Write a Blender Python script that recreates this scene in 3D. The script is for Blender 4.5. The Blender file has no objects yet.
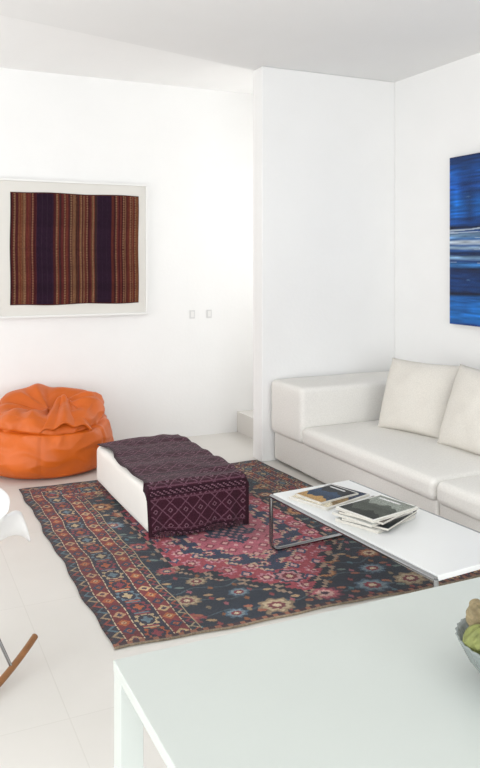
import bpy, bmesh, math, random
import numpy as np
from mathutils import Vector, Matrix, noise
random.seed(3); np.random.seed(3)
scene=bpy.context.scene
try:
    scene.view_settings.view_transform='Standard'
    scene.view_settings.look='None'
except Exception as e: print(e)

def lin(h):
    h=h.lstrip('#'); c=[int(h[i:i+2],16)/255 for i in (0,2,4)]
    return tuple(x/12.92 if x<=.04045 else ((x+.055)/1.055)**2.4 for x in c)
def L4(h): return (*lin(h),1)

# ---------------- materials
def mat(name,col,rough=.6,metal=0,spec=.5,nscale=0,namt=.04,bump=0,bscale=50,coat=0,trans=0):
    m=bpy.data.materials.new(name); m.use_nodes=True
    nt=m.node_tree; b=nt.nodes['Principled BSDF']
    b.inputs['Base Color'].default_value=L4(col); b.inputs['Roughness'].default_value=rough
    b.inputs['Metallic'].default_value=metal; b.inputs['Specular IOR Level'].default_value=spec
    b.inputs['Coat Weight'].default_value=coat; b.inputs['Transmission Weight'].default_value=trans
    tc=nt.nodes.new('ShaderNodeTexCoord')
    if nscale:
        n=nt.nodes.new('ShaderNodeTexNoise'); n.inputs['Scale'].default_value=nscale; n.inputs['Detail'].default_value=5
        nt.links.new(tc.outputs['Object'],n.inputs['Vector'])
        r=nt.nodes.new('ShaderNodeValToRGB')
        c=np.array(lin(col))
        r.color_ramp.elements[0].position=.3; r.color_ramp.elements[1].position=.7
        r.color_ramp.elements[0].color=(*(c*(1-namt)),1); r.color_ramp.elements[1].color=(*np.minimum(c*(1+namt),1),1)
        nt.links.new(n.outputs['Fac'],r.inputs['Fac']); nt.links.new(r.outputs['Color'],b.inputs['Base Color'])
    if bump:
        n2=nt.nodes.new('ShaderNodeTexNoise'); n2.inputs['Scale'].default_value=bscale; n2.inputs['Detail'].default_value=4
        nt.links.new(tc.outputs['Object'],n2.inputs['Vector'])
        bp=nt.nodes.new('ShaderNodeBump'); bp.inputs['Strength'].default_value=bump; bp.inputs['Distance'].default_value=.01
        nt.links.new(n2.outputs['Fac'],bp.inputs['Height']); nt.links.new(bp.outputs['Normal'],b.inputs['Normal'])
    return m
def vmat(name,rough=.9,spec=.25,bump=.3,bscale=300,sheen=0):
    m=mat(name,'#808080',rough,0,spec,bump=bump,bscale=bscale)
    nt=m.node_tree; a=nt.nodes.new('ShaderNodeAttribute'); a.attribute_name='Col'
    nt.links.new(a.outputs['Color'],nt.nodes['Principled BSDF'].inputs['Base Color'])
    nt.nodes['Principled BSDF'].inputs['Sheen Weight'].default_value=sheen
    return m
M_wall=mat('white_plaster','#f2f2f1',.85,spec=.2,nscale=3,namt=.01,bump=.08,bscale=40)
M_ceil=mat('ceiling_paint','#ebebea',.9,spec=.2,nscale=2,namt=.01)
M_trim=mat('trim_white','#ececea',.5,nscale=4,namt=.01)
M_sofa=mat('sofa_linen','#ebe9e4',.9,spec=.2,nscale=120,namt=.05,bump=.25,bscale=400)
M_cush=mat('cushion_linen','#ddd9d1',.95,spec=.15,nscale=150,namt=.06,bump=.3,bscale=300)
M_white=mat('white_leather','#efede8',.5,nscale=6,namt=.02,bump=.1,bscale=60)
M_lac=mat('white_lacquer','#eff1f1',.3,nscale=3,namt=.01)
M_table=mat('table_lacquer','#c3c9c5',.3,nscale=3,namt=.01)
M_chrome=mat('chrome','#a8aaac',.14,metal=1,nscale=5,namt=.02)
M_orange=mat('orange_leather','#cc6014',.45,spec=.45,nscale=5,namt=.08,bump=.25,bscale=25)
M_dark=mat('dark_plastic','#26221f',.6,nscale=10,namt=.1)
M_shell=mat('white_shell','#f4f4f4',.35,nscale=4,namt=.01)
M_wood=mat('rocker_wood','#8a5c34',.45,nscale=18,namt=.25)
M_switch=mat('switch_plastic','#dadada',.4,nscale=5,namt=.01)
M_rug=vmat('rug_wool',.75,.4,.5,250,.1)
M_tex=vmat('woven_textile',.95,.15,.4,300)
M_throw=vmat('throw_wool',.9,.2,.4,260,.1)
M_paint=vmat('painted_canvas',.55,.35,.25,120)

def floor_mat():
    m=mat('floor_tile','#e4e1da',.38,spec=.4)
    nt=m.node_tree; b=nt.nodes['Principled BSDF']
    tc=nt.nodes.new('ShaderNodeTexCoord'); br=nt.nodes.new('ShaderNodeTexBrick')
    br.offset=0; br.inputs['Scale'].default_value=1
    br.inputs['Color1'].default_value=L4('#e2dfda'); br.inputs['Color2'].default_value=L4('#e0ddd8'); br.inputs['Mortar'].default_value=L4('#d9d6d0')
    br.inputs['Mortar Size'].default_value=.002; br.inputs['Brick Width'].default_value=.9; br.inputs['Row Height'].default_value=.9
    mp=nt.nodes.new('ShaderNodeMapping'); mp.inputs['Location'].default_value=(.35,.2,0)
    nt.links.new(tc.outputs['Object'],mp.inputs['Vector']); nt.links.new(mp.outputs['Vector'],br.inputs['Vector'])
    n=nt.nodes.new('ShaderNodeTexNoise'); n.inputs['Scale'].default_value=2.5; n.inputs['Detail'].default_value=6
    nt.links.new(tc.outputs['Object'],n.inputs['Vector'])
    r=nt.nodes.new('ShaderNodeValToRGB'); r.color_ramp.elements[0].color=(.88,.88,.87,1); r.color_ramp.elements[1].color=(1,1,1,1)
    nt.links.new(n.outputs['Fac'],r.inputs['Fac'])
    mx=nt.nodes.new('ShaderNodeMix'); mx.data_type='RGBA'; mx.blend_type='MULTIPLY'; mx.inputs[0].default_value=1
    nt.links.new(br.outputs['Color'],mx.inputs[6]); nt.links.new(r.outputs['Color'],mx.inputs[7])
    nt.links.new(mx.outputs[2],b.inputs['Base Color'])
    return m
M_floor=floor_mat()

# ---------------- helpers
def link(o,parent=None):
    scene.collection.objects.link(o)
    if parent: o.parent=parent
    return o
def empty(name,loc=(0,0,0),rz=0):
    e=bpy.data.objects.new(name,None); e.location=loc; e.rotation_euler=(0,0,rz); e.empty_display_size=.1
    return link(e)
def mesh_obj(name,vs,fs,m,parent=None,smooth=True,loc=(0,0,0),rot=(0,0,0)):
    me=bpy.data.meshes.new(name); me.from_pydata([tuple(v) for v in vs],[],fs); me.update()
    if smooth: me.polygons.foreach_set('use_smooth',[True]*len(me.polygons))
    o=bpy.data.objects.new(name,me); me.materials.append(m); o.location=loc; o.rotation_euler=rot
    return link(o,parent)
def boxes(name,lst,m,parent=None,bevel=0,loc=(0,0,0),rot=(0,0,0)):
    """lst of (x0,x1,y0,y1,z0,z1)"""
    vs=[];fs=[]
    for x0,x1,y0,y1,z0,z1 in lst:
        n=len(vs)
        vs+=[(x0,y0,z0),(x1,y0,z0),(x1,y1,z0),(x0,y1,z0),(x0,y0,z1),(x1,y0,z1),(x1,y1,z1),(x0,y1,z1)]
        fs+=[tuple(n+i for i in f) for f in [(0,3,2,1),(4,5,6,7),(0,1,5,4),(1,2,6,5),(2,3,7,6),(3,0,4,7)]]
    o=mesh_obj(name,vs,fs,m,parent,smooth=bevel>0,loc=loc,rot=rot)
    if bevel:
        b=o.modifiers.new('b','BEVEL'); b.width=bevel; b.segments=3; b.harden_normals=True
    return o
def soft(name,x0,x1,y0,y1,z0,z1,r,m,parent=None,crown=0,side=0,wr=0,seed=0,rot=(0,0,0),n=14):
    hx,hy,hz=(x1-x0)/2,(y1-y0)/2,(z1-z0)/2
    cx,cy,cz=(x0+x1)/2,(y0+y1)/2,(z0+z1)/2
    def ax(h):
        rr=min(r,h*.98); k=[-h+rr*(1-math.cos(a))*1.0 for a in np.linspace(0,math.pi/2,5)]
        mid=list(np.linspace(-h+rr,h-rr,n))[1:-1]
        return k+mid+[-q for q in reversed(k)]
    A=[ax(hx),ax(hy),ax(hz)]
    H=(hx,hy,hz)
    bm=bmesh.new()
    for a in range(3):
        b,c=(a+1)%3,(a+2)%3
        for s in (-1,1):
            g=[]
            for i,p in enumerate(A[b]):
                row=[]
                for q in A[c]:
                    v=[0,0,0]; v[a]=s*H[a]; v[b]=p; v[c]=q
                    row.append(bm.verts.new(v))
                g.append(row)
            for i in range(len(g)-1):
                for j in range(len(g[0])-1):
                    f=[g[i][j],g[i+1][j],g[i+1][j+1],g[i][j+1]]
                    if s<0: f.reverse()
                    bm.faces.new(f)
    bmesh.ops.remove_doubles(bm,verts=bm.verts,dist=1e-5)
    for v in bm.verts:
        p=v.co.copy()
        q=Vector([max(-(H[i]-min(r,H[i]*.98)),min(H[i]-min(r,H[i]*.98),p[i])) for i in range(3)])
        d=p-q
        if d.length>1e-9: p=q+d.normalized()*min(r,*[h*.98 for h in H])
        fx,fy,fz=1-(p.x/hx)**2,1-(p.y/hy)**2,1-(p.z/hz)**2
        fx,fy,fz=[max(0,f)**.6 for f in (fx,fy,fz)]
        if p.z>0: p.z+=crown*fx*fy
        if side:
            p.x+=math.copysign(side*fy*fz,p.x)*min(1,abs(p.x)/hx)**4
            p.y+=math.copysign(side*fx*fz,p.y)*min(1,abs(p.y)/hy)**4
        if wr:
            nn=noise.noise(Vector((p.x*5+seed,p.y*5,p.z*7)))+.5*noise.noise(Vector((p.x*14+seed,p.y*11,p.z*12)))
            p+= v.co.normalized()*wr*nn
        v.co=p
    for f in bm.faces: f.smooth=True
    me=bpy.data.meshes.new(name); bm.to_mesh(me); bm.free(); me.materials.append(m)
    o=bpy.data.objects.new(name,me); o.location=(cx,cy,cz); o.rotation_euler=rot
    return link(o,parent)
def tube(name,pts,r,m,parent=None,cyc=False,bez=False,res=6):
    cu=bpy.data.curves.new(name,'CURVE'); cu.dimensions='3D'; cu.bevel_depth=r; cu.bevel_resolution=res; cu.use_fill_caps=True
    sp=cu.splines.new('POLY'); sp.points.add(len(pts)-1)
    for p,q in zip(sp.points,pts): p.co=(*q,1)
    sp.use_cyclic_u=cyc
    cu.materials.append(m); sp.use_smooth=True
    tmp=bpy.data.objects.new(name,cu); scene.collection.objects.link(tmp)
    dg=bpy.context.evaluated_depsgraph_get(); me=bpy.data.meshes.new_from_object(tmp.evaluated_get(dg))
    bpy.data.objects.remove(tmp)
    me.name=name
    if not me.materials: me.materials.append(m)
    o=bpy.data.objects.new(name,me); return link(o,parent)
def fillet(pts,r,cyc=False,n=6):
    pts=[Vector(p) for p in pts]; out=[]; N=len(pts)
    for i,p in enumerate(pts):
        if not cyc and i in (0,N-1): out.append(p); continue
        a=(pts[i-1]-p); b=(pts[(i+1)%N]-p)
        rr=min(r,a.length*.49,b.length*.49)
        A=p+a.normalized()*rr; B=p+b.normalized()*rr
        for k in range(n+1):
            t=k/n; out.append((1-t)**2*A+2*t*(1-t)*p+t*t*B)
    return out
def raster_sheet(name,cols,fn,m,parent=None,thick=.006,smooth=True):
    """cols: ny,nx,3 ; fn(s,t)->xyz in 0..1"""
    ny,nx,_=cols.shape
    vs=[fn(i/nx,j/ny) for j in range(ny+1) for i in range(nx+1)]
    fs=[(j*(nx+1)+i,j*(nx+1)+i+1,(j+1)*(nx+1)+i+1,(j+1)*(nx+1)+i) for j in range(ny) for i in range(nx)]
    o=mesh_obj(name,vs,fs,m,parent,smooth)
    me=o.data
    at=me.color_attributes.new('Col','FLOAT_COLOR','CORNER')
    c=np.ones((ny*nx,4,4),dtype=np.float32); c[:,:,:3]=cols.reshape(-1,1,3)
    at.data.foreach_set('color',c.ravel())
    if thick:
        s=o.modifiers.new('s','SOLIDIFY'); s.thickness=thick; s.offset=1 if thick>0 else -1
    return o

# ---------------- room
H=3.0; XL=-2.6; XR=3.78; YB=-2.2; YF=6.1
boxes('floor',[(XL-.2,XR+.2,YB-.2,YF+.2,-.1,0)],M_floor)
boxes('wall_back',[(XL-.15,XR+.15,YF,YF+.15,0,H)],M_wall)
boxes('wall_right',[(XR,XR+.15,YB,5.3,0,H),(XR,XR+.15,5.3,YF,0,.9),(XR,XR+.15,5.3,YF,2.6,H)],M_wall)
boxes('wall_partition',[(2.562,XR,5.094,5.248,0,2.97)],M_wall,bevel=.006)
boxes('wall_left',[(XL-.15,XL,YB,-1.4,0,H),(XL-.15,XL,5.3,YF,0,H),(XL-.15,XL,-1.4,5.3,2.55,H)],M_wall)
boxes('wall_rear',[(XL-.15,-1.6,YB-.15,YB,0,H),(2.6,XR+.15,YB-.15,YB,0,H),(-1.6,2.6,YB-.15,YB,2.5,H)],M_wall)
boxes('ceiling',[(XL-.15,XR+.15,YB-.15,YF+.15,H,H+.12)],M_wall)
pts=[(XL,YB),(XR,YB),(XR,5.2),(2.56,5.235),(XL,3.82)]
n=len(pts)
mesh_obj('ceiling_soffit',[(x,y,2.97) for x,y in pts]+[(x,y,2.999) for x,y in pts],
   [tuple(reversed(range(n))),tuple(range(n,2*n))]+[(i,(i+1)%n,n+(i+1)%n,n+i) for i in range(n)],M_ceil,smooth=False)
# window frames
def winframe(name,axis,pos,a0,a1,z0,z1,k):
    w=.05; l=[]
    def bx(p0,p1,q0,q1):
        if axis=='x': l.append((pos-.03,pos+.03,p0,p1,q0,q1))
        else: l.append((p0,p1,pos-.03,pos+.03,q0,q1))
    bx(a0,a1,z1-w,z1); bx(a0,a1,z0,z0+.04)
    for i in range(k+1):
        c=a0+(a1-a0)*i/k; c=min(max(c,a0+w/2),a1-w/2); bx(c-w/2,c+w/2,z0,z1)
    boxes(name,l,M_trim)
winframe('window_1','x',XL-.08,-1.4,5.3,0.0,2.55,4)
winframe('window_2','y',YB-.08,-1.6,2.6,0.0,2.5,3)
winframe('window_3','x',XR+.08,5.3,YF,.9,2.6,1)
boxes('stair_steps',[(2.82,3.12,5.25,6.098,0,.18),(3.12,3.42,5.25,6.098,0,.36),(3.42,3.778,5.25,6.098,0,.54)],M_floor)

# ---------------- raster helpers
def C(h): return np.array(lin(h))
class R:
    def __init__(s,W,Lh,nx,ny,base):
        s.nx,s.ny=nx,ny
        s.x,s.y=np.meshgrid((np.arange(nx)+.5)/nx*W,(np.arange(ny)+.5)/ny*Lh)
        s.c=np.ones((ny,nx,3))*C(base)
    def p(s,mask,col): s.c[mask]=C(col)
    def diamond(s,cx,cy,rx,ry,col): s.p(abs(s.x-cx)/rx+abs(s.y-cy)/ry<1,col)
    def flower(s,cx,cy,r,cols,k=8,sq=1):
        dx,dy=s.x-cx,(s.y-cy)*sq; d=np.hypot(dx,dy); th=np.arctan2(dy,dx)
        for f,col in zip((1,.78,.5,.24),cols): s.p(d<r*f*(.90+.11*np.cos(k*th)),col)
    def grain(s,amt=.12,row=.08):
        s.c*= (1+amt*np.random.randn(s.ny,s.nx,1)).clip(.5,1.6)
        rw=np.convolve(np.random.randn(s.ny+20),np.ones(9)/3,'same')[:s.ny]
        s.c*= (1+row*rw[:,None,None]).clip(.6,1.5); s.c=s.c.clip(0,1)

# ---------------- rug
W,Lr=1.87,2.28
g=R(W,Lr,340,420,'#1e2a3a')
x,y=g.x,g.y
random.seed(11)
MX=.95
pal=[('#7c3a34','#b57a58','#d9c2a0','#6e2430'),('#8f7a62','#b8a688','#7c3a42','#d8c6a6'),('#6d3244','#b8606c','#d9b0a6','#3a2036'),('#8a5a3e','#c08a5a','#5a2630','#d8c49e'),('#7e4a50','#c08a86','#9d4858','#27364a'),('#4c6478','#7f929a','#8a3444','#d8c6a6'),('#8a3c44','#b5605e','#31415a','#cbb190')]
def medal():
    qx=np.round((x-MX)/.018)*.018; qy=np.round((y-1.12)/.018)*.018
    return np.maximum(abs(qx)/.46,abs(qx)/.46*.55+abs(qy)/.96)+.03*np.sign(np.sin(qy*50))
h=medal()
vine=(abs(np.sin(x*26+np.sin(y*19)*1.4)*.5+np.sin(y*24))<.09)
g.p(vine,'#465a64')
for jj in range(28):
    for ii in range(18):
        cx=.04+ii*.105+.05*(jj%2)+random.uniform(-.015,.015); cy=.045+jj*.0825+random.uniform(-.01,.01)
        g.diamond(cx,cy,.014,.02,random.choice(['#8e4044','#8a7860','#4c727e','#8e5a36','#a05a64']))
for jj in range(13):
    for ii in range(9):
        cx=.06+ii*.235+(jj%2)*.1175; cy=.115+jj*.175
        r0=random.choice([.055,.07,.088])
        g.flower(cx+random.uniform(-.03,.03),cy+random.uniform(-.02,.02),r0,random.choice(pal),random.choice([8,10,12]),1.2)
        for s_ in (-1,1):
            dx,dy=x-(cx+s_*.1),y-(cy+.03*s_)
            g.p((np.hypot(dx*1.0+dy*.5,dy*1.6)<.02),random.choice(['#6c7f7a','#a0604a','#b89a74']))
g.p(h<1.06,'#a98f7a'); g.p(h<1.035,'#151f2e'); g.p(h<.985,'#ac4654')
m_=(h<.95)
def rep(P,Q,ox=0,oy=0):
    u=((x+ox)/P)%1-.5; v=((y+oy)/Q)%1-.5
    return u*P,v*Q
u,v=rep(.13,.15,.0,.0); dd=np.hypot(u,v); th=np.arctan2(v,u)
g.p(m_&(dd<.052*(.85+.15*np.cos(8*th))),'#cf8e9a'); g.p(m_&(dd<.034*(.85+.15*np.cos(8*th))),'#842c40'); g.p(m_&(dd<.016),'#dcb9a8')
u,v=rep(.13,.15,.065,.075)
g.p(m_&(abs(u)/.034+abs(v)/.042<1),'#34446a'); g.p(m_&(abs(u)/.018+abs(v)/.024<1),'#d8aaa4')
u,v=rep(.065,.075,.0,.0375)
g.p(m_&(abs(u)/.007+abs(v)/.012<1),'#d9b8a8')
g.p((h<.74)&(h>.715),'#c9ac94'); g.p((h<.715)&(h>.57),'#2b3a56')
ring=(h<.70)&(h>.58)
u,v=rep(.10,.12,.03,.02); dd=np.hypot(u,v); th=np.arctan2(v,u)
g.p(ring&(dd<.036*(.8+.2*np.cos(8*th))),'#b25866'); g.p(ring&(dd<.022),'#d3b09c'); g.p(ring&(dd<.010),'#5a2434')
g.p((h<.57),'#c9a590'); g.p((h<.55),'#bc6474')
inn=h<.54
u,v=rep(.09,.10); g.p(inn&(abs(u)/.032+abs(v)/.036<1),'#8a3448'); g.p(inn&(abs(u)/.018+abs(v)/.02<1),'#d8aaa4')
u,v=rep(.09,.10,.045,.05); g.p(inn&(abs(u)/.014+abs(v)/.018<1),'#e0b4b0')
g.p((h<.3),'#2b3750'); g.p((h<.26)&(np.sin(x*110)*np.sin(y*95)>.2),'#b77f86')
g.flower(MX,.34,.08,('#27344a','#c58f92','#7e2436','#d8c0a0'),8)
wear=np.array([[noise.noise(Vector((xx*2.2,yy*2.2,4))) for xx in np.linspace(0,W,34)] for yy in np.linspace(0,Lr,40)])
iy=np.linspace(0,38.99,g.ny); ix=np.linspace(0,32.99,g.nx)
a_=iy.astype(int)[:,None]; b_=ix.astype(int)[None,:]; fa_=(iy%1)[:,None]; fb2=(ix%1)[None,:]
wear=wear[a_,b_]*(1-fa_)*(1-fb2)+wear[a_+1,b_]*fa_*(1-fb2)+wear[a_,b_+1]*(1-fa_)*fb2+wear[a_+1,b_+1]*fa_*fb2
# borders
d_l,d_r,d_f,d_n=x,W-x,Lr-y,y
m=np.minimum(np.minimum(d_l,d_r*1.25),d_f); 
s=np.where(d_f<=np.minimum(d_l,d_r*1.25),x,y)
def band(m0,m1,base,P,cols,kind='d'):
    k=(m>=m0)&(m<m1); g.p(k,base)
    c=(m0+m1)/2; hw=(m1-m0)/2
    p=(m-c)/hw; q=((s%P)/P)*2-1; idx=np.floor(s/P).astype(int)
    for i,cc in enumerate(cols):
        kk=k&(idx%len(cols)==i)
        if kind=='d':
            g.p(kk&(abs(p)*.9+abs(q)<.85),cc); g.p(kk&(abs(p)+abs(q)<.42),cols[(i+1)%len(cols)]); g.p(kk&(abs(p)+abs(q)<.2),base)
        elif kind=='f':
            d=np.hypot(p,q*.9); th=np.arctan2(p,q)
            g.p(kk&(d<.95*(.85+.15*np.cos(8*th))),cc); g.p(kk&(d<.62),base); g.p(kk&(d<.45*(.8+.2*np.cos(4*th))),cols[(i+2)%len(cols)])
            g.p(kk&(abs(q)>.86)&(abs(p)<.6),cols[(i+1)%len(cols)])
        elif kind=='z':
            g.p(kk&(abs(p-(abs(q)*2-1)*.7)<.35),cc)
        else:
            g.p(kk&(abs(q)<.55)&(abs(p)<.7),cc)
band(0,.012,'#2c2022',.03,['#5a3230','#2e3640'],'s')
band(.012,.055,'#262636',.06,['#8e3e32','#a08a6c','#4e6a76'],'z')
band(.055,.062,'#c4b294',.02,['#4a3a40','#c4b294'],'s')
band(.062,.125,'#6e2228',.075,['#b8936e','#263852','#a8582e'],'d')
band(.125,.133,'#ccbc9e',.02,['#4a3a40','#ccbc9e'],'s')
band(.133,.245,'#242338',.125,['#a8542e','#b8a480','#8a3440','#607884'],'f')
band(.245,.254,'#ccbc9e',.02,['#5a3230','#c4b294'],'s')
band(.254,.320,'#7a2a30',.075,['#c8ac80','#223650','#b06236'],'d')
band(.320,.327,'#c4b294',.02,['#4a3a40','#c4b294'],'s')
band(.327,.365,'#1e2a3c',.045,['#a04a34','#b0a080','#8a3a48'],'z')
band(.365,.371,'#b0a080',.02,['#7a343c','#b0a080'],'s')
g.p(y<.010,'#8a7a66'); 
k=(y>.010)&(y<.034); g.p(k,'#3a222a'); g.p(k&(np.sin(x*120)>.2),'#94604a')
g.grain(.16,.07)
g.c=(g.c*.84*np.exp(.35*wear)[:,:,None]).clip(0,1)
x0,y0=.80,2.855
def rugfn(s_,t_):
    X=x0+s_*(W-.13*t_); Y=y0+t_*Lr-.075*s_*(1-t_)
    X+= (.006*math.sin(t_*19)+.004*math.sin(t_*47+1))*(1-s_)
    Y+= .008*math.sin(s_*13+1)+.003*math.sin(s_*41)
    Z=.002+.002*(noise.noise(Vector((X*4,Y*4,0)))+.5)
    return (X,Y,Z)
raster_sheet('persian_rug',g.c,rugfn,M_rug,thick=.005)

# ---------------- ottoman with throw
ot=empty('ottoman',(0,0,0))
ox0,ox1,oy0,oy1=1.275,1.85,3.90,5.0
soft('body',ox0,ox1,oy0,oy1,.035,.278,.035,M_white,ot,crown=.008,side=.006,wr=.003)
boxes('base',[(ox0+.04,ox1-.04,oy0+.04,oy1-.04,.013,.045)],M_dark,ot)
g=R(.62,1.42,220,460,'#3a1826')
x,y=g.x,g.y
P=.09
g.p((abs(((x+y)%P)-P/2)<.0045)|(abs(((x-y)%P)-P/2)<.0045),'#6a4655')
g.p((abs((x%P)-P/2)+abs((y%P)-P/2)<.016),'#745260')
g.p((abs((x%P)-P/2)+abs((y%P)-P/2)<.008),'#33141f')
for b0 in np.arange(0,1.42,.24):
    g.p((abs(y-b0)<.022),'#2b121e'); g.p((abs(y-b0)<.012)&((np.floor(x/.012)+np.floor(y/.008))%3==0),'#7a5664')
    g.p((abs(abs(y-b0)-.034)<.004),'#5f3c4a')
g.p((x<.02)|(x>.60),'#30131f')
g.grain(.22,.06)
top=.296; rr=.04; 
def throwfn(s_,t_):
    Lh=.225; La=rr*math.pi/2; tot=1.335
    l=t_*tot
    X=ox0-.012+s_*(ox1-ox0+.03)
    if l<Lh: Y=oy0-.016; Z=top-rr-(Lh-l)
    elif l<Lh+La:
        a=(l-Lh)/rr; Y=oy0-.016+rr*(1-math.cos(a)); Z=top-rr+rr*math.sin(a)
    else: Y=oy0-.016+rr+(l-Lh-La); Z=top
    hang=max(0,1-l/Lh)
    wv=.5+.5*math.sin(s_*19+math.sin(s_*7)*2)
    Y-=hang*.022*wv
    X+=(s_-.5)*-.02*hang
    e=min(s_,1-s_)
    if l>Lh+La:
        k=min(1,(l-Lh-La)/.08)
        Z+=.006*noise.noise(Vector((X*9,Y*7,1)))+.006+k*.006*math.sin(Y*16+X*6+3*noise.noise(Vector((X*5,Y*5,0))))
        X+=k*(1-s_)**3*(.022*math.sin(l*7)+.012)
        Y-=.025*(1-s_)*max(0,(l-1.1)/.23)
    if l<Lh: Z+= .008*math.sin(s_*11)*hang
    if l>Lh: 
        dr=max(0,.035-e)/.035
        if s_>.5 or l<Lh+La: Z-=dr*dr*.03
        X+= .006*math.sin(l*13)*(1-min(1,e*8))
    return (X,Y,Z)
raster_sheet('woven_throw',g.c,throwfn,M_throw,ot,thick=.004)
g2=R(1.0,.2,220,50,'#3a1826'); g2.p((abs(((g2.x+g2.y)%P)-P/2)<.004)|(abs(((g2.x-g2.y)%P)-P/2)<.004),'#6a4655'); g2.grain(.2,.05)
raster_sheet('woven_throw_side',g2.c,lambda s_,t_:(ox1+.018+.008*math.sin(s_*24)*(1-t_),oy0+.02+s_*1.0,.10+t_*.185),M_throw,ot,thick=.004)
vs=[];fs=[]
for i in range(90):
    xx=ox0+.0+i/89*(ox1-ox0); q=random.uniform(-.004,.004); yy=oy0-.028
    z1=.05+.0; z0=.016+random.random()*.008
    n_=len(vs); vs+=[(xx-.0025,yy,z1),(xx+.0025,yy,z1),(xx+.002+q,yy-.003,z0),(xx-.002+q,yy-.003,z0)]; fs.append((n_,n_+1,n_+2,n_+3))
mesh_obj('fringe',vs,fs,mat('fringe_wool','#4a2a35',.9,nscale=40,namt=.2),ot,smooth=False)

# ---------------- sofa
so=empty('sofa')
fx=2.62; bx=3.765
soft('base_1',fx+.03,bx,3.205,5.07,.02,.24,.02,M_sofa,so,n=6)
soft('base_2',fx+.03,bx,1.6,3.195,.02,.24,.02,M_sofa,so,n=6)
boxes('feet',[(a,a+.05,b,b+.05,0,.03) for a in (fx+.10,bx-.12) for b in (1.68,3.1,3.26,4.95)],M_dark,so)
soft('arm',fx,bx,4.60,5.075,.225,.62,.035,M_sofa,so,crown=.008,side=.004,wr=.004)
soft('seat_1',fx,bx-.3,3.205,4.61,.225,.35,.04,M_sofa,so,crown=.015,side=.004,wr=.003,seed=3)
soft('seat_2',fx,bx-.3,1.6,3.195,.225,.35,.04,M_sofa,so,crown=.015,side=.004,wr=.003,seed=7)
soft('backrest_1',bx-.33,bx,3.205,4.61,.225,.60,.04,M_sofa,so,crown=.006,wr=.003,seed=5)
soft('backrest_2',bx-.33,bx,1.6,3.195,.225,.60,.04,M_sofa,so,crown=.006,wr=.003,seed=6)
def pillow(name,loc,w,h,th,rot,m,parent=None,seed=0):
    N=40; vs=[];fs=[]
    for sd in (1,-1):
        for j in range(N+1):
            for i in range(N+1):
                a,b=i/N*2-1,j/N*2-1
                k=1-.05*(1-abs(a)**2)*abs(b)**6; k2=1-.05*(1-abs(b)**2)*abs(a)**6
                t=((1-a*a)*(1-b*b)); t=max(t,0)**.42
                wrk=.012*noise.noise(Vector((a*2.5+seed,b*2.5,sd)))*(t)
                an=math.atan2(1-abs(b),1-abs(a)+1e-6); cd=math.hypot(1-abs(a),1-abs(b))
                wrk+=.004*math.sin(an*14)*math.exp(-(cd/.35)**2)*min(1,cd*6)
                vs.append((a*w/2*k2, sd*(th/2*t+.003+wrk), b*h/2*k))
    M=(N+1)**2
    for sd in range(2):
        for j in range(N):
            for i in range(N):
                q=[sd*M+j*(N+1)+i,sd*M+j*(N+1)+i+1,sd*M+(j+1)*(N+1)+i+1,sd*M+(j+1)*(N+1)+i]
                if sd==0: q.reverse()
                fs.append(tuple(q))
    edge=[i for i in range(N+1)]+[j*(N+1)+N for j in range(1,N+1)]+[N*(N+1)+i for i in range(N-1,-1,-1)]+[j*(N+1) for j in range(N-1,0,-1)]
    for a,b in zip(edge,edge[1:]+edge[:1]): fs.append((a,b,M+b,M+a))
    o=mesh_obj(name,vs,fs,m,parent,True); o.rotation_euler=rot; o.location=loc
    return o
pillow('sofa_cushion',(3.255,4.12,.588),.57,.50,.19,(math.radians(-20),0,math.radians(-74)),M_cush,seed=1)
pillow('sofa_cushion',(3.265,3.50,.59),.60,.52,.19,(math.radians(-20),math.radians(3),math.radians(-84)),M_cush,seed=5)

# ---------------- coffee table
ct=empty('coffee_table',(2.095,2.875,0),math.radians(4.5))
w2,l2=.243,.61; ln=-.568
boxes('top',[(-w2,w2,ln,l2,.290,.312)],M_lac,ct,bevel=.004)
xr=w2+.011
for nm,yy in (('leg_frame_1',l2+.0),('leg_frame_2',ln)):
    tube(nm,fillet([(-xr,yy,.30),(-xr,yy,.022),(xr,yy,.022),(xr,yy,.30)],.05),.0105,M_chrome,ct)
for nm,xx in (('rail_1',-xr),('rail_2',xr)):
    tube(nm,[(xx,ln,.300),(xx,l2,.300)],.0105,M_chrome,ct)

# ---------------- magazines
M_page=mat('magazine_pages','#cfccc3',.8,nscale=60,namt=.1)
def mag(name,parent,loc,w,l,t,rz,col,img=None):
    o=boxes(name,[(-w/2,w/2,-l/2,l/2,0,t)],M_page,parent,bevel=0,loc=loc,rot=(0,0,rz))
    c=boxes(name+'_cover',[(-w/2-.001,w/2+.001,-l/2-.001,l/2+.001,t,t+.0012),(-w/2-.001,w/2+.001,-l/2-.001,l/2+.001,-.0005,.0005),(-w/2-.002,-w/2-.0008,-l/2,l/2,0,t)],mat(name+'_print',col,.3,nscale=20,namt=.15),parent,loc=loc,rot=(0,0,rz))
    if img:
        gg=R(1,1,60,70,img[0])
        yy=gg.y; nz=np.sin(gg.x*9+2)*.06+np.sin(gg.x*23)*.03
        gg.p(yy>.62+nz,img[1]); gg.p(yy<.22+nz,img[2]); gg.p((abs(yy-.88)<.03)&(gg.x>.1)&(gg.x<.7),'#e8e8e8'); gg.grain(.25,.15)
        ca,sa=math.cos(rz),math.sin(rz)
        def f(s_,t_):
            px,py=(s_-.5)*w*.94,(t_-.5)*l*.94
            return (loc[0]+px*ca-py*sa,loc[1]+px*sa+py*ca,loc[2]+t+.002)
        raster_sheet(name+'_picture',gg.c,f,M_paint,parent,thick=0)
mA=empty('magazine')
mag('magazine_body',mA,(2.03,3.28,.3135),.25,.33,.010,math.radians(-72),'#e9e7e2',('#8a7048','#1c2c46','#d9cfb8'))
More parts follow.
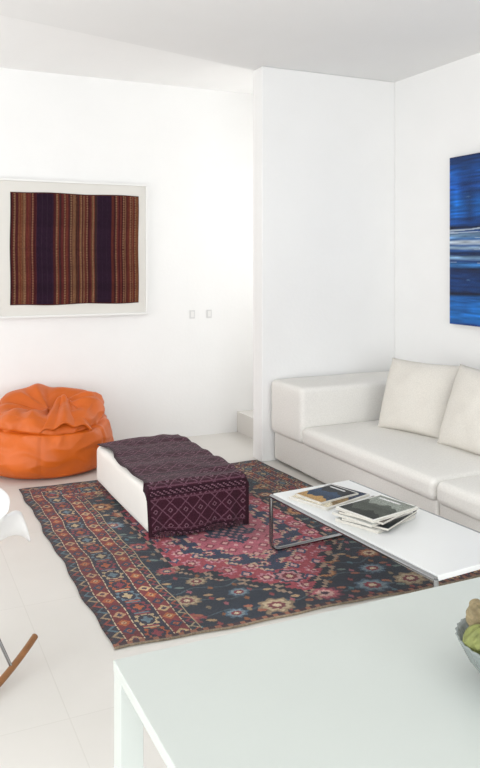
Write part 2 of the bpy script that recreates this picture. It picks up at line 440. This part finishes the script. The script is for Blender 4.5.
mag('magazine_inner',mA,(2.02,3.29,.3255),.19,.26,.006,math.radians(-78),'#e2dfd8',('#1d3550','#10161e','#a8844e'))
ms=empty('magazine_stack')
zz=.3135
for i,(dx,dy,r_,c_,t_) in enumerate([(0,0,-70,'#e0dfda',.012),(.015,-.01,-62,'#2c3236',.010),(-.01,.01,-74,'#d9dbd8',.010),(.012,.0,-66,'#3a2f26',.010),(0,-.012,-78,'#f0efea',.010)]):
    mag('issue_%d'%(i+1),ms,(2.05+dx,2.91+dy,zz),.23,.30,t_,math.radians(r_),c_,('#4a5048','#8a9088','#1c211d') if i==4 else None); zz+=t_+.002

# ---------------- dining table
dt=empty('dining_table')
X0,X1,Y0,Y1=.395,2.3,.50,1.418
boxes('tabletop',[(X0,X1,Y0,Y1,.718,.74)],M_table,dt,bevel=.002)
lw=.045
boxes('legs',[(a,a+lw,b,b+lw,0,.718) for a in (X0+.001,X1-lw-.001) for b in (Y0+.001,Y1-lw-.001)],M_table,dt,bevel=.002)
boxes('apron',[(X0+.05,X1-.05,Y1-.04,Y1-.015,.69,.718),(X0+.05,X1-.05,Y0+.015,Y0+.04,.69,.718)],M_table,dt)

# ---------------- fruit bowl
fb=empty('fruit_bowl',(1.02,1.015,.7405))
def lathe(name,prof,m,parent,n=64,loc=(0,0,0)):
    vs=[];fs=[]
    for r_,z_ in prof:
        for k in range(n):
            q=r_*(1+.012*math.cos(16*2*math.pi*k/n*2)) if r_>.05 else r_
            vs.append((q*math.cos(2*math.pi*k/n),q*math.sin(2*math.pi*k/n),z_))
    for j in range(len(prof)-1):
        for k in range(n): fs.append((j*n+k,j*n+(k+1)%n,(j+1)*n+(k+1)%n,(j+1)*n+k))
    fs.append(tuple(reversed(range(n)))) 
    return mesh_obj(name,vs,fs,m,parent,True,loc)
prof=[(.04,0),(.042,.004),(.06,.02),(.085,.05),(.104,.085),(.107,.09),(.104,.091),(.1,.085),(.08,.052),(.055,.025),(.03,.012),(.001,.010)]
lathe('bowl',prof,mat('bowl_ceramic','#848c8a',.2,nscale=4,namt=.05),fb,n=192)
fcols=['#7a8048','#8f8060','#8a8a50','#8a7c5c','#7a8450','#a39474','#98925c']
fpos=[(-.072,.018,.093),(-.055,-.035,.093),(.035,-.045,.09),(-.035,.055,.110),(.055,.03,.09),(0,0,.130),(-.05,.0,.128)]
for i,(p,c_) in enumerate(zip(fpos,fcols)):
    r_=.027; bm=bmesh.new(); bmesh.ops.create_uvsphere(bm,u_segments=60,v_segments=30,radius=r_)
    for v in bm.verts:
        th=math.atan2(v.co.y,v.co.x); k=v.co.z/r_
        sc=1+.07*math.sin(12*th+k*5)*(1-k*k)
        v.co=Vector((v.co.x*sc*.95,v.co.y*sc*.95,v.co.z*1.1))
        if k>.9: v.co.z+=.006
    for f in bm.faces: f.smooth=True
    me=bpy.data.meshes.new('fruit'); bm.to_mesh(me); bm.free(); me.materials.append(mat('fruit_skin_%d'%i,c_,.7,nscale=60,namt=.35,bump=.4,bscale=120))
    o=bpy.data.objects.new('fruit_%d'%(i+1),me); o.location=p; o.rotation_euler=(random.uniform(-1,1),random.uniform(-1,1),0); link(o,fb)

# ---------------- framed textile
ft=empty('framed_textile')
fz0,fz1=1.083,2.128; fa,fb_=.775,1.965; yb=6.095
boxes('backing_board',[(fa,fb_,yb-.03,yb,fz0,fz1)],mat('mount_board','#dedcd6',.7,nscale=5,namt=.01),ft,bevel=.002)
e=.018
boxes('frame',[(fa-e,fb_+e,yb-.045,yb,fz1,fz1+e),(fa-e,fb_+e,yb-.045,yb,fz0-e,fz0),(fa-e,fa,yb-.045,yb,fz0,fz1),(fb_,fb_+e,yb-.045,yb,fz0,fz1)],M_trim,ft,bevel=.002)
tw,th_=1.03,.882
g=R(tw,th_,340,220,'#3e1c1e')
x,y=g.x,g.y
random.seed(8)
zones=[(0,.08,'s'),(.08,.20,'s'),(.20,.33,'p'),(.33,.50,'s'),(.50,.68,'s'),(.68,.80,'p'),(.80,1.03,'s')]
for a,b,t in zones:
    if t=='p': g.p((x>=a)&(x<b),'#271626'); g.p((x>=a)&(x<b)&(((x-a)%.04)<.004),'#30202e'); continue
    q=a
    while q<b:
        wd=random.choice([.004,.006,.008,.010,.012])
        g.p((x>=q)&(x<q+wd),random.choice(['#54251f','#622e24','#38171a','#6a422c','#522a22','#322422','#6c4c36','#441c1e','#441e20','#582424']))
        q+=wd
for a in (.03,.11,.17,.36,.42,.47,.55,.60,.65,.84,.90,.96,1.0):
    k=abs(x-a)<.007; g.p(k&(abs(((y*1.0)%.02)-.01)/.010+abs(x-a)/.007<1),'#7e5e46')
g.p(abs(x-tw/2)<.003,'#1a1016')
g.p((y<.008)|(y>th_-.008),'#4a221e')
g.grain(.2,.06)
def texfn(s_,t_):
    return (.874+s_*tw+.0025*math.sin(t_*9), yb-.033-.002*math.sin(s_*30), 1.163+t_*th_+.004*math.sin(s_*12+1)*(1 if t_<.5 else -.8))
raster_sheet('striped_textile',g.c,texfn,M_tex,ft,thick=.002)

# ---------------- switches
for xx in (2.395,2.552):
    e_=empty('light_switch',(xx,6.1,1.05))
    boxes('plate',[(-.024,.024,-.006,-.0005,-.036,.036)],M_switch,e_,bevel=.002)
    boxes('rocker',[(-.014,.014,-.009,-.006,-.024,.024)],M_trim,e_,bevel=.001)

# ---------------- painting on right wall
pa=empty('abstract_painting')
py0,py1,pz0,pz1=2.9,4.385,1.05,2.26
boxes('canvas',[(XR-.038,XR-.002,py0,py1,pz0,pz1)],mat('canvas_edge','#16263f',.7,nscale=10,namt=.1),pa)
g=R(1.51,1.21,400,360,'#0f3f86')
x,y=g.x,g.y
stops=[(0,'#0b2f70'),(.03,'#1b6cbc'),(.15,'#1462b0'),(.185,'#05142e'),(.22,'#0b3c7c'),(.33,'#08224c'),(.36,'#3a7ec4'),(.38,'#0e3478'),(.40,'#86b0d4'),(.415,'#0e2a58'),(.44,'#1a4a8c'),(.455,'#a4c2dc'),(.468,'#1f5494'),(.49,'#cfdde9'),(.505,'#2b64a4'),(.535,'#8ab2d6'),(.55,'#164484'),(.575,'#030d20'),(.60,'#0c4690'),(.70,'#0d5aa8'),(.82,'#0a4088'),(.9,'#0c4c98'),(1.0,'#08285a')]
ty=y/1.21
def nz(fx,fy,sd):
    r=np.random.RandomState(sd)
    gx=r.randn(130,130)
    u=(x*fx)%128; v=(y*fy)%128; i=u.astype(int); j=v.astype(int); fu=u-i; fv=v-j
    return (gx[j,i]*(1-fu)*(1-fv)+gx[j,i+1]*fu*(1-fv)+gx[j+1,i]*(1-fu)*fv+gx[j+1,i+1]*fu*fv)
tt=(ty+.003*nz(3,20,1)+.002*nz(8,60,2)).clip(0,1)
for ch in range(3): g.c[:,:,ch]=np.interp(tt,[a for a,_ in stops],[C(b)[ch] for _,b in stops])
st=(nz(3,80,3)+.8*nz(12,100,4))
g.c*=np.exp(.28*st)[:,:,None]
k=(abs(ty-.47)<.12)&(nz(3,100,7)>1.1); g.c[k]=g.c[k]*.3+C('#c4d4e2')*.7
k=(nz(5,90,17)>1.9); g.c[k]=g.c[k]*.6+C('#6fa0cc')*.4
g.c*=np.exp(.3*nz(14,5,9)*(ty>.6))[:,:,None]
g.c=g.c.clip(0,1)*.85
raster_sheet('painted_surface',g.c,lambda s_,t_:(XR-.0395,py1-s_*(py1-py0),pz0+t_*(pz1-pz0)),M_paint,pa,thick=0)

# ---------------- bean bag
def sm(a,b,t):
    t=max(0,min(1,(t-a)/(b-a))); return t*t*(3-2*t)
BP=[(0,.003),(.25,.003),(.36,.012),(.42,.06),(.450,.13),(.448,.20),(.43,.27),(.405,.325),(.375,.352),(.382,.375),(.385,.41),(.365,.450),(.32,.480),(.26,.487),(.19,.468),(.12,.440),(.06,.422),(0,.415)]
def bprof(t):
    f=t*(len(BP)-1); i=min(int(f),len(BP)-2); u=f-i
    p0=BP[max(i-1,0)];p1=BP[i];p2=BP[i+1];p3=BP[min(i+2,len(BP)-1)]
    return tuple(.5*((2*p1[k])+(-p0[k]+p2[k])*u+(2*p0[k]-5*p1[k]+4*p2[k]-p3[k])*u*u+(-p0[k]+3*p1[k]-3*p2[k]+p3[k])*u**3) for k in (0,1))
def beanbag():
    nt_,npz=220,150; vs=[];fs=[]
    for j in range(npz+1):
        t=j/npz
        r0,z0=bprof(t); r0=max(r0,0)
        up=sm(.30,.42,z0) if t<.75 else 1
        for i in range(nt_):
            th=2*math.pi*i/nt_
            c_,s_=math.cos(th),math.sin(th)
            X=r0*c_*1.05; Y=r0*s_*.93
            z=z0
            z+=up*(.09*(Y/.4)+.02*(X/.4))+.02*up*math.cos(3*th+.6)
            rr_=math.hypot(X,Y)
            fold=math.sin(9*th+4*noise.noise(Vector((X*3,Y*3,2))))
            if up>0: z+=up*.014*fold*math.exp(-((rr_-.22)/.14)**2)
            rad=.012*up*fold*(1 if t<.7 else 0)
            rad+=.010*math.sin(15*th+5*noise.noise(Vector((c_*2,s_*2,7))))*math.exp(-((z0-.33)/.05)**2)*(1 if t<.6 else 0)
            n1=noise.noise(Vector((X*3.5,Y*3.5,z0*5)))
            n2=1-abs(noise.noise(Vector((X*5+5,Y*5,z0*9))))*2
            if t>.15: rad+=.022*n1+.012*n2*n2*min(1,r0*4)
            seam=0
            for sk in range(6):
                t0=sk*math.pi/3+.25
                dd=(th-t0+math.pi)%(2*math.pi)-math.pi
                seam+=math.exp(-(dd/.03)**2)
            rad-=.010*seam*(1-up)
            X+=rad*c_; Y+=rad*s_
            vs.append((X,Y,max(z,.003)))
    for j in range(npz):
        for i in range(nt_):
            fs.append((j*nt_+i,j*nt_+(i+1)%nt_,(j+1)*nt_+(i+1)%nt_,(j+1)*nt_+i))
    return vs,fs
bb=empty('bean_bag_chair',(1.08,5.62,0))
vs,fs=beanbag()
mesh_obj('bag',vs,fs,M_orange,bb)
vs=[];fs=[]; n1,n2=50,36
for j in range(n2+1):
    for i in range(n1+1):
        a=i/n1*2-1; b=j/n2
        wd=.035+.14*b**.7
        X=.10+a*wd-.05*b; Y=-.02-.34*b
        Z=.475-.02*b-.085*b*b+.020*math.sin(a*8+b*2)*(.4+b*.6)*(1-b*.3)-.045*a*a+.035*math.exp(-(b/.15)**2)
        vs.append((X,Y,Z))
for j in range(n2):
    for i in range(n1): fs.append((j*(n1+1)+i,j*(n1+1)+i+1,(j+1)*(n1+1)+i+1,(j+1)*(n1+1)+i))
o=mesh_obj('flap',vs,fs,M_orange,bb); s_=o.modifiers.new('s','SOLIDIFY'); s_.thickness=.014

# ---------------- rocking chair
rc=empty('rocking_chair',(.127,2.82,0),-math.radians(40))
vs=[];fs=[]; nu,nv=56,60
for j in range(nv+1):
    v_=j/nv
    for i in range(nu+1):
        u_=i/nu*2-1
        if v_<.5:
            q=v_/.5; yc=.32-.44*q; zc=.495-.045*math.sin(q*math.pi)-.03*q+ (-.02*(1-q)**5)
        else:
            q=(v_-.5)/.5; yc=-.12-.17*q**1.2; zc=.465+.38*q**1.1
        hw=.22+.08*math.sin(min(1,v_*1.3)*math.pi/2)-.08*(max(0,v_-.5)*2)**2
        side=abs(u_)**2.4
        rise=.21*math.sin(min(1,v_/.30)*math.pi/2)**1.1*(1 if v_<.5 else max(0,1-(v_-.5)/.5)**.8)
        X=(hw+.03*side)*math.copysign(abs(u_)**.85,u_)
        # rounded front corners
        yo=-.07*abs(u_)**4*max(0,1-v_/.2)
        vs.append((X,yc+yo+(.16*side*math.sin(min(1,max(0,(v_-.35)/.65))*math.pi)),zc+rise*side))
for j in range(nv):
    for i in range(nu): fs.append((j*(nu+1)+i,j*(nu+1)+i+1,(j+1)*(nu+1)+i+1,(j+1)*(nu+1)+i))
o=mesh_obj('shell',vs,fs,M_shell,rc); s_=o.modifiers.new('s','SOLIDIFY'); s_.thickness=.006
for s in (-1,1):
    p=[(s*.21, t*.36, .016+.055*(t*t)) for t in np.linspace(-1,1,25)]
    tube('runner_%d'%(1 if s<0 else 2),p,.0125,M_wood,rc)
    for t in (-.5,.5):
        tube('leg_%d%d'%(s+1,t>0),[(s*.21,t*.4,.03),(s*.10,t*.16,.43)],.006,M_chrome,rc)
    tube('strut_%d'%(s+1),[(s*.19,-.18,.08),(-s*.10,.064,.43)],.004,M_chrome,rc)
tube('cross_1',[(-.10,-.064,.427),(.10,-.064,.427),(.10,.064,.427),(-.10,.064,.427)],.006,M_chrome,rc,cyc=True)

# ---------------- lights
def area(name,loc,rot,sx,sy,p,col=(1,1,1)):
    l=bpy.data.lights.new(name,'AREA'); l.shape='RECTANGLE'; l.size=sx; l.size_y=sy; l.energy=p; l.color=col
    o=bpy.data.objects.new(name,l); o.location=loc; o.rotation_euler=rot; scene.collection.objects.link(o); return o
r90=math.pi/2
area('window_daylight_left',(XL-.2,1.95,1.3),(0,-r90,0),2.4,6.4,138,(1,.985,.97))
area('window_daylight_rear',(.5,YB-.2,1.3),(r90,0,0),4.0,2.3,150,(.97,.985,1))
area('window_daylight_stair',(XR+.25,5.7,1.8),(0,r90,0),1.6,.7,16,(1,.98,.95))
w=bpy.data.worlds.new('World'); scene.world=w; w.use_nodes=True
w.node_tree.nodes['Background'].inputs[0].default_value=(.9,.95,1,1); w.node_tree.nodes['Background'].inputs[1].default_value=.65

# ---------------- camera
cam=bpy.data.cameras.new('camera'); co=bpy.data.objects.new('camera',cam); scene.collection.objects.link(co)
cam.sensor_fit='VERTICAL'; cam.sensor_height=36; cam.lens=760/768*36; cam.shift_y=-122/768; cam.clip_start=.05
co.location=(0,0,1.5); co.rotation_euler=(r90,0,-math.radians(25.04))
scene.camera=co
